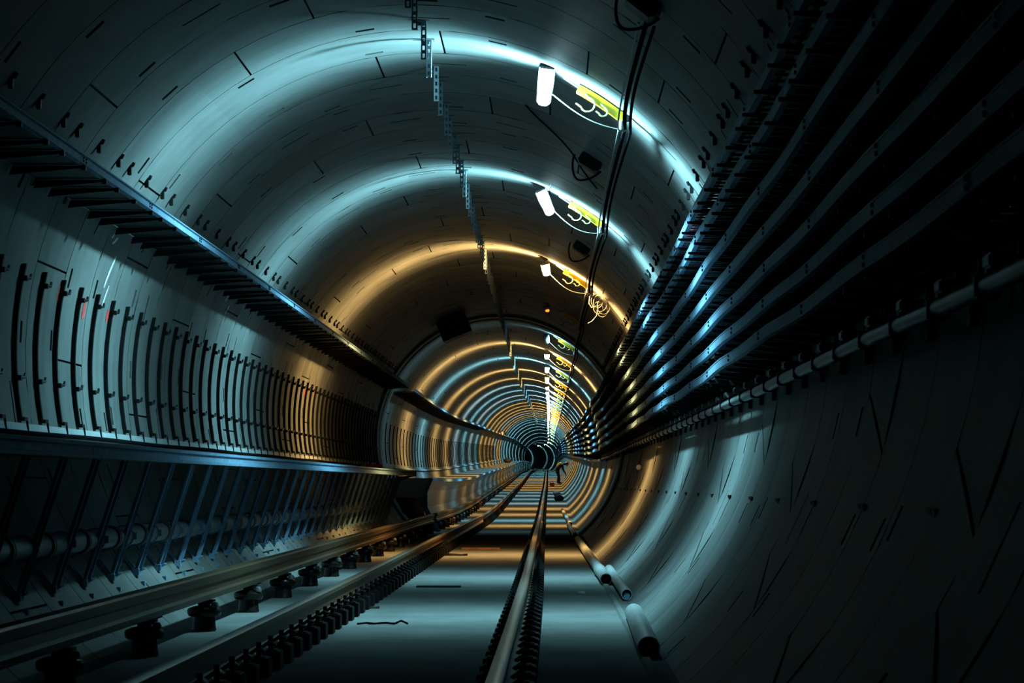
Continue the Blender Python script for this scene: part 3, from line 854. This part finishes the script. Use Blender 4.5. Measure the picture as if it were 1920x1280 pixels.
# cantilever brackets, three to every two rings
t = thing('cantilever_bracket', (0,0,0), '-', 'bracket')
BX, BY = wallx(1.4, 1), 1.4
mb = MB(); a0 = math.asin((.70-TY)/TR); a1 = math.asin((2.06-TY)/TR); vs = []; n = 12
for i in range(n+1):
    a = a0+(a1-a0)*i/n
    for r, y in ((.0,-.022),(.0,.022),(.035,.022),(.035,-.022)):
        px, py = pol(a, TR-.002-r); vs.append((px-BX, y, py-BY))
mb.add(vs, [(i*4+k, i*4+(k+1) % 4, i*4+4+(k+1) % 4, i*4+4+k) for i in range(n) for k in range(4)] + [(0,1,2,3),(n*4,n*4+1,n*4+2,n*4+3)])
mb.build('post', M_BLACK, t)
allm = MB(); allm.add(vs, [(i*4+k, i*4+(k+1) % 4, i*4+4+(k+1) % 4, i*4+4+k) for i in range(n) for k in range(4)])
for (X, Y) in TRAYS:
    wx = wallx(Y,1)-.004; ex = .03 if Y > 1.8 else -.03
    for m_ in ('one', allm):
        mm = MB() if m_ == 'one' else allm
        vs2 = []
        for s_ in (-.018, .018): vs2 += [(X-ex-BX, s_, Y-.008-BY), (wx-BX, s_, Y-.008-BY), (wx-BX, s_, Y-.065-BY), (X-ex-BX, s_, Y-.026-BY)]
        mm.add(vs2, [(0,1,2,3),(4,5,6,7),(0,1,5,4),(1,2,6,5),(2,3,7,6),(3,0,4,7)])
        if m_ == 'one': mm.build('arm', M_BLACK, t)
zb = []
z = 6.2; k = 0
while z < 62: zb.append(z); z += (.9,.9,.6)[k % 3]; k += 1
rowcopy(t, zb, lambda z: W(BX, BY, z), 'black tray bracket on right wall', 'black brackets holding the right-hand trays')
zb2 = [zb[-1]+.8*(k+1) for k in range(150)]; lab = rowlabels(zb2, 'far tray bracket on right wall'); o0 = None
for k, z in enumerate(zb2):
    if o0 is None: o = o0 = allm.build('cantilever_bracket', M_BLACK)
    else: o = o0.copy(); C.objects.link(o)
    o.location = W(BX, BY, z); tag(o, lab[k], 'bracket', 'black brackets holding the right-hand trays')
# thick grey cable on cleats below the trays
TCX, TCY = 1.40, .645
fo = wob(40)
long_cable('traction_cable', [W(TCX+.4*fo(z)[0], TCY+.25*fo(z)[1], z) for z in zsteps(5.0, 460, 1.2, 4.8)], .034, M_CABGREY, 'thick grey cable on cleats below the right-hand trays', n=12)
t = thing('cable_cleat', (0,0,0), '-', 'cleat')
wx = wallx(TCY,1)-TCX
mb = MB(); mb.box((.0,0,0),(.085,.035,.085)); mb.build('clamp', M_BLACK, t, bevel=.008)
mb = MB(); mb.box((wx/2+.01,0,.048),(wx+.03,.05,.016)); mb.box((wx-.02,0,.0),(.03,.08,.12)); mb.build('support_arm', M_BLACK, t)
mb = MB(); mb.box((.045,.0,.082),(.10,.15,.05)); mb.build('terminal_box', M_DGALV, t, bevel=.008)
rowcopy(t, [7.0+1.2*k for k in range(60)], lambda z: W(TCX+.4*fo(z)[0], TCY+.25*fo(z)[1], z), 'black cable cleat low on right wall', 'cable cleats under the right-hand trays')
# white round sensor
t = thing('wall_sensor', W(wallx(.263,1), .263, 47.2), 'small round white sensor on the right wall below the trays', 'sensor')
mb = MB(); mb.lathe([(.0,-.07),(.03,-.065),(.045,-.045),(.045,-.01)], 16, axis='y', c=(-.05,0,0)); mb.build('dome', M_WHITE, t)
mb = MB(); mb.box((-.02,.03,-.015),(.04,.08,.05)); mb.build('mount', M_BLACK, t)

# ---------------------------------------------------------------- grey pipes lying by the right wall
def floorpipe(za, zb, Xa, Xb, r, label, cap=None, bell=0, Yl=None):
    ya = FLOOR + r if Yl is None else Yl
    L = W(Xa, ya, za); t = thing('conduit_pipe', L, label, 'pipe', None)
    d = W(Xb, ya, zb) - L
    n = 28; mb = MB(); N = 8
    ax = d.normalized(); x = ax.cross(Vector((0,0,1))).normalized(); y = x.cross(ax)
    def ringv(s_, rr): return [L + d*s_ + rr*(math.cos(2*PI*k/n)*x + math.sin(2*PI*k/n)*y) - L for k in range(n)]
    secs = [(0,r),(0.3,r),(.6,r),(1,r)]
    if bell: secs = [(0,r*1.0),(bell-.004,r),(bell,r*1.14),(bell+.02,r*1.14),(bell+.025,r*.98),(1,r*.98)]
    vs = []
    for s_, rr in secs: vs += ringv(s_, rr)
    fs = [(i*n+k, i*n+(k+1) % n, (i+1)*n+(k+1) % n, (i+1)*n+k) for i in range(len(secs)-1) for k in range(n)]
    mb.add(vs, fs)
    iv = ringv(0, r) + ringv(0, r*.88) ; mb.add(iv, [(k, (k+1) % n, n+(k+1) % n, n+k) for k in range(n)])
    iv = ringv(1, r*.98) + ringv(1, r*.86); mb.add(iv, [(k, (k+1) % n, n+(k+1) % n, n+k) for k in range(n)])
    mb.build('pipe_shell', M_CONDUIT, t, angle=40)
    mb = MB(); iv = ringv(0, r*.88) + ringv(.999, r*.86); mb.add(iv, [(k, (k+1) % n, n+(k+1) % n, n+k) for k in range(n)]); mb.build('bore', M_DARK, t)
    if cap:
        mb = MB(); iv = ringv(.004, r*.6) + ringv(.02, r*.6); mb.add(iv, [(k, (k+1) % n, n+(k+1) % n, n+k) for k in range(n)] + [list(range(n))])
        for v in range(len(mb.v)):
            p = Vector(mb.v[v]); mb.v[v] = tuple(p + Vector((0,0,-r*.28)))
        mb.build('blue_plug', cap, t)
floorpipe(17.6, 22.4, .555, .60, .069, 'grey pipe nearest the camera by the right wall, its dark end open')
floorpipe(30.3, 52.0, .54, .47, .062, 'long grey pipe with open dark end, in the warm light band', bell=.13)
floorpipe(26.2, 34.0, .645, .650, .050, 'shorter grey pipe with a blue plug, against the right wall', cap=M_BLUECAP, Yl=FLOOR+.062)
floorpipe(56.0, 70.0, .46, .44, .055, 'grey pipe by the right wall just past the long one')
floorpipe(72.5, 98.0, .50, .42, .05, 'far grey pipe by the right wall, farthest of the pipes')

# ---------------------------------------------------------------- debris on the slab
def debris(name, X, z, dims, rot, m, label, cat, bumpy=0):
    mb = MB(); n = 9; vs = []
    for i in range(n):
        u = i/(n-1)-.5; w = dims[1]*(1-.5*abs(u)*bumpy + .3*bumpy*math.sin(9*u+z)); h = dims[2]*(1 + .3*bumpy*math.sin(13*u))
        yo = bumpy*.05*math.sin(7*u+z)
        vs += [(u*dims[0], yo-w/2, 0), (u*dims[0], yo+w/2, 0), (u*dims[0], yo+w/2*.9, h), (u*dims[0], yo-w/2*.9, h)]
    mb.add(vs, [(i*4+k, i*4+(k+1) % 4, i*4+4+(k+1) % 4, i*4+4+k) for i in range(n-1) for k in range(4)] + [(0,1,2,3), tuple(range(4*n-4, 4*n))])
    o = mb.build(name, m, bevel=.003); o.location = W(X, FLOOR+.001, z); o.rotation_euler = (0,0,rot*D2R); return tag(o, label, cat)
debris('wooden_plank', -1.15, 46.4, (.62,.10,.035), 3, M_WOOD, 'reddish wooden plank lying between the rails in the warm band', 'plank')
debris('wooden_stick', -1.62, 42.6, (.72,.06,.03), -4, M_DWOOD, 'dark broken stick just nearer than the reddish plank', 'stick', 1)
debris('wooden_board', -1.02, 58.5, (1.05,.35,.02), 2, M_DWOOD, 'thin dark board between the rails beyond the reddish plank', 'board')
debris('wooden_board', -1.2, 29.7, (.46,.25,.018), 0, M_DWOOD, 'small flat dark board between the rails, nearer than the plank', 'board')
mb = MB(); mb.tube([(-.18,0,.008),(-.12,.10,.01),(-.05,-.05,.012),(.03,.08,.012),(.10,-.03,.01),(.15,.03,.03),(.2,0,.01)], .008, 6); mb.tube([(-.1,.02,.008),(0,.06,.01),(.12,.05,.01)], .007, 6)
o = mb.build('wire_scrap', M_RUB); o.location = W(-1.33, FLOOR, 21.8); tag(o, 'dark tangle of scrap wire on the slab nearest the camera', 'wire')
debris('stone_chip', .25, 28, (.07,.05,.02), 20, M_WHITE, 'small pale stone chip right of the right rail', 'stone', 1)
debris('wooden_stick', -1.66, 24.6, (.30,.05,.02), 10, M_DWOOD, 'short dark stick beside the left running rail', 'stick', 1)

# ---------------------------------------------------------------- things around the worker
def softbag(name, X, z, d, m, label, cat, Y=FLOOR):
    mb = MB(); n = 14; rows = 7; vs = []
    for i in range(rows):
        u = i/(rows-1)
        for k in range(n):
            q = 2*PI*k/n; s_ = math.sin(PI*min(.98, .12+.86*u))**.5*(1+.10*math.sin(3*q+5*u))
            vs.append((d[0]/2*math.cos(q)*s_, d[1]/2*math.sin(q)*s_, d[2]*u))
    mb.add(vs, [(i*n+k, i*n+(k+1) % n, (i+1)*n+(k+1) % n, (i+1)*n+k) for i in range(rows-1) for k in range(n)] + [list(range(n)), list(range((rows-1)*n, rows*n))])
    o = mb.build(name, m, angle=60); o.location = W(X, Y, z); return tag(o, label, cat)
def crate(name, loc, d, m, label, cat, hm=None):
    t = thing(name, loc, label, cat)
    mb = MB(); mb.box((0,0,d[2]/2), d); mb.build('body', m, t, bevel=.01)
    mb = MB(); mb.box((0,0,d[2]+.02), (d[0]*1.02, d[1]*1.02, .04)); mb.build('lid', m, t, bevel=.01)
    mb = MB(); mb.tube([(-d[0]*.25,0,d[2]+.04),(-d[0]*.25,0,d[2]+.10),(d[0]*.25,0,d[2]+.10),(d[0]*.25,0,d[2]+.04)], .015, 6); mb.build('handle', hm or M_BLACK, t)
    return t
crate('tool_box', W(.12, FLOOR, 168.), (.26,.2,.18), M_RED, 'red tool box between right rail and bending worker', 'tool box')
softbag('rubble_bag', .36, 118., (.42,.5,.26), M_NAVY, 'dark bag on the slab near the right wall, nearer than the worker', 'bag')
softbag('rubble_bag', .30, 132., (.36,.5,.24), M_NAVY, 'second dark bag by the right wall, closer to the worker', 'bag')
softbag('sack', -3.15, 215., (.55,1.3,.35), M_DWOOD, 'dark brown sack lying far along the clad walkway', 'sack', DT-.1)
crate('fire_box', W(-3.3, DT, 53.4), (.3,.45,.10), M_RED, 'dark red box at the end of the strutted walkway', 'box')
for k, (z, m, cn) in enumerate(((176.,M_ORANGE,'orange'),(183.,M_WHITE,'white'),(190.,M_ORANGE,'orange'),(198.,M_DGALV,'grey'))):
    wh = ['nearest of the four', 'second of the four', 'third of the four', 'farthest of the four'][k]
    crate('equipment_case', W(TLX-.06, TLY+.014, z), (.20,.6,.16), m, f'{cn} case on far left tray, {wh}', 'case')

# ---------------------------------------------------------------- bending worker
WZ, WX = 180., .50
WL = W(WX, FLOOR, WZ); wt = thing('person', WL, 'bending person in yellow hi-vis vest beside the right rail', 'person')
def skin(name, nodes, edges, m, parent, sub=2):
    me = bpy.data.meshes.new(name); names = list(nodes)
    me.from_pydata([nodes[n][0] for n in names], [], [(names.index(a), names.index(b)) for a, b in edges]); me.update()
    o = bpy.data.objects.new(name, me); C.objects.link(o); o.parent = parent; me.materials.append(m)
    md = o.modifiers.new('skin', 'SKIN'); md.use_smooth_shade = True
    sv = me.skin_vertices[0].data
    for i, n in enumerate(names):
        r = nodes[n][1]; sv[i].radius = (r, r) if not isinstance(r, tuple) else r; sv[i].use_root = (i == 0)
    sb = o.modifiers.new('sub', 'SUBSURF'); sb.levels = sub; sb.render_levels = sub
    return o
# stands side-on, bent forward to the right (+x), hands low in front
N = {'pelvis':((-.06,0,.92),.165),'waist':((.03,0,1.05),.16),'chest':((.20,0,1.20),.185),'neck':((.37,0,1.27),.075),'head0':((.45,0,1.27),.075),'head1':((.55,0,1.24),.09)}
Ed = [('pelvis','waist'),('waist','chest'),('chest','neck'),('neck','head0'),('head0','head1')]
for s_, sd in ((1,'l'),(-1,'r')):
    N.update({'hip'+sd:((-.05,.09*s_,.86),.125),'knee'+sd:((.06,.11*s_-.03,.48),.092),'ank'+sd:((-.03+.12*(s_>0),.12*s_,.09),.065),'toe'+sd:((.16+.12*(s_>0),.13*s_,.05),.055),
              'sh'+sd:((.28,.19*s_,1.19),.085),'elb'+sd:((.33,.23*s_,.90),.064),'wr'+sd:((.46,.17*s_,.68),.045),'palm'+sd:((.50,.15*s_,.61),.038)})
    Ed += [('pelvis','hip'+sd),('hip'+sd,'knee'+sd),('knee'+sd,'ank'+sd),('ank'+sd,'toe'+sd),('chest','sh'+sd),('sh'+sd,'elb'+sd),('elb'+sd,'wr'+sd),('wr'+sd,'palm'+sd)]
    for q in range(4):
        fx = .515+.012*(q % 2); fy = .15*s_+(-.03+.02*q)
        N[f'f{q}a{sd}'] = ((fx, fy, .56), .010); N[f'f{q}b{sd}'] = ((fx-.01, fy, .52+.006*abs(q-1.5)), .008)
        Ed += [('palm'+sd, f'f{q}a{sd}'), (f'f{q}a{sd}', f'f{q}b{sd}')]
    N['th'+sd] = ((.47,.10*s_,.58),.011); Ed += [('palm'+sd,'th'+sd)]
skin('body', N, Ed, M_NAVY, wt)
vest = {'a':((-.03,0,.98),.185),'b':((.09,0,1.12),.195),'c':((.22,0,1.22),.21),'d':((.31,0,1.26),.15)}
skin('hi_vis_vest', vest, [('a','b'),('b','c'),('c','d')], M_HIVIS, wt)
hm = MB(); hm.lathe([(.125,0),(.12,.03),(.11,.08),(.075,.12),(.02,.135)], 18); hm.lathe([(.15,-.005),(.15,.008)], 18)
h = hm.build('helmet', M_HELM, wt); h.location = (.545,0,1.27); h.rotation_euler = (0, 55*D2R, 0)
fm = MB(); fm.lathe([(.0,-.09),(.05,-.085),(.078,-.05),(.085,0),(.08,.04)], 14); fm.box((.085,0,-.02),(.03,.025,.04)); fm.box((.078,.03,.005),(.015,.03,.012)); fm.box((.078,-.03,.005),(.015,.03,.012)); fm.box((.07,0,-.06),(.02,.05,.012)); fm.box((0,.085,-.01),(.03,.02,.05)); fm.box((0,-.085,-.01),(.03,.02,.05))
h = fm.build('face', M_SKIN, wt, angle=60); h.location = (.555,0,1.25); h.rotation_euler = (0, 50*D2R, 0)

# ---------------------------------------------------------------- camera, world, colour
cam = bpy.data.cameras.new('camera'); co = bpy.data.objects.new('camera', cam); C.objects.link(co)
cam.sensor_width = 36; cam.lens = 5380/1920*36; cam.clip_end = 1500; cam.clip_start = .1
co.location = (0, 0, EYE); co.rotation_euler = (PI/2 + math.atan(.04944), 0, math.atan(.01729))
SC.camera = co
cam.dof.use_dof = True; cam.dof.focus_distance = 55; cam.dof.aperture_fstop = 16
w = bpy.data.worlds.new('world'); SC.world = w; w.use_nodes = True
w.node_tree.nodes['Background'].inputs['Color'].default_value = (.2,.35,.4,1); w.node_tree.nodes['Background'].inputs['Strength'].default_value = .0002
SC.view_settings.view_transform = 'Standard'; SC.view_settings.look = 'None'; SC.view_settings.gamma = 1; SC.view_settings.exposure = 0
SC.cycles.use_denoising = True
SC.cycles.max_bounces = 6; SC.cycles.diffuse_bounces = 3; SC.cycles.glossy_bounces = 3
SC.cycles.sample_clamp_indirect = 4
SC.cycles.caustics_reflective = False; SC.cycles.caustics_refractive = False
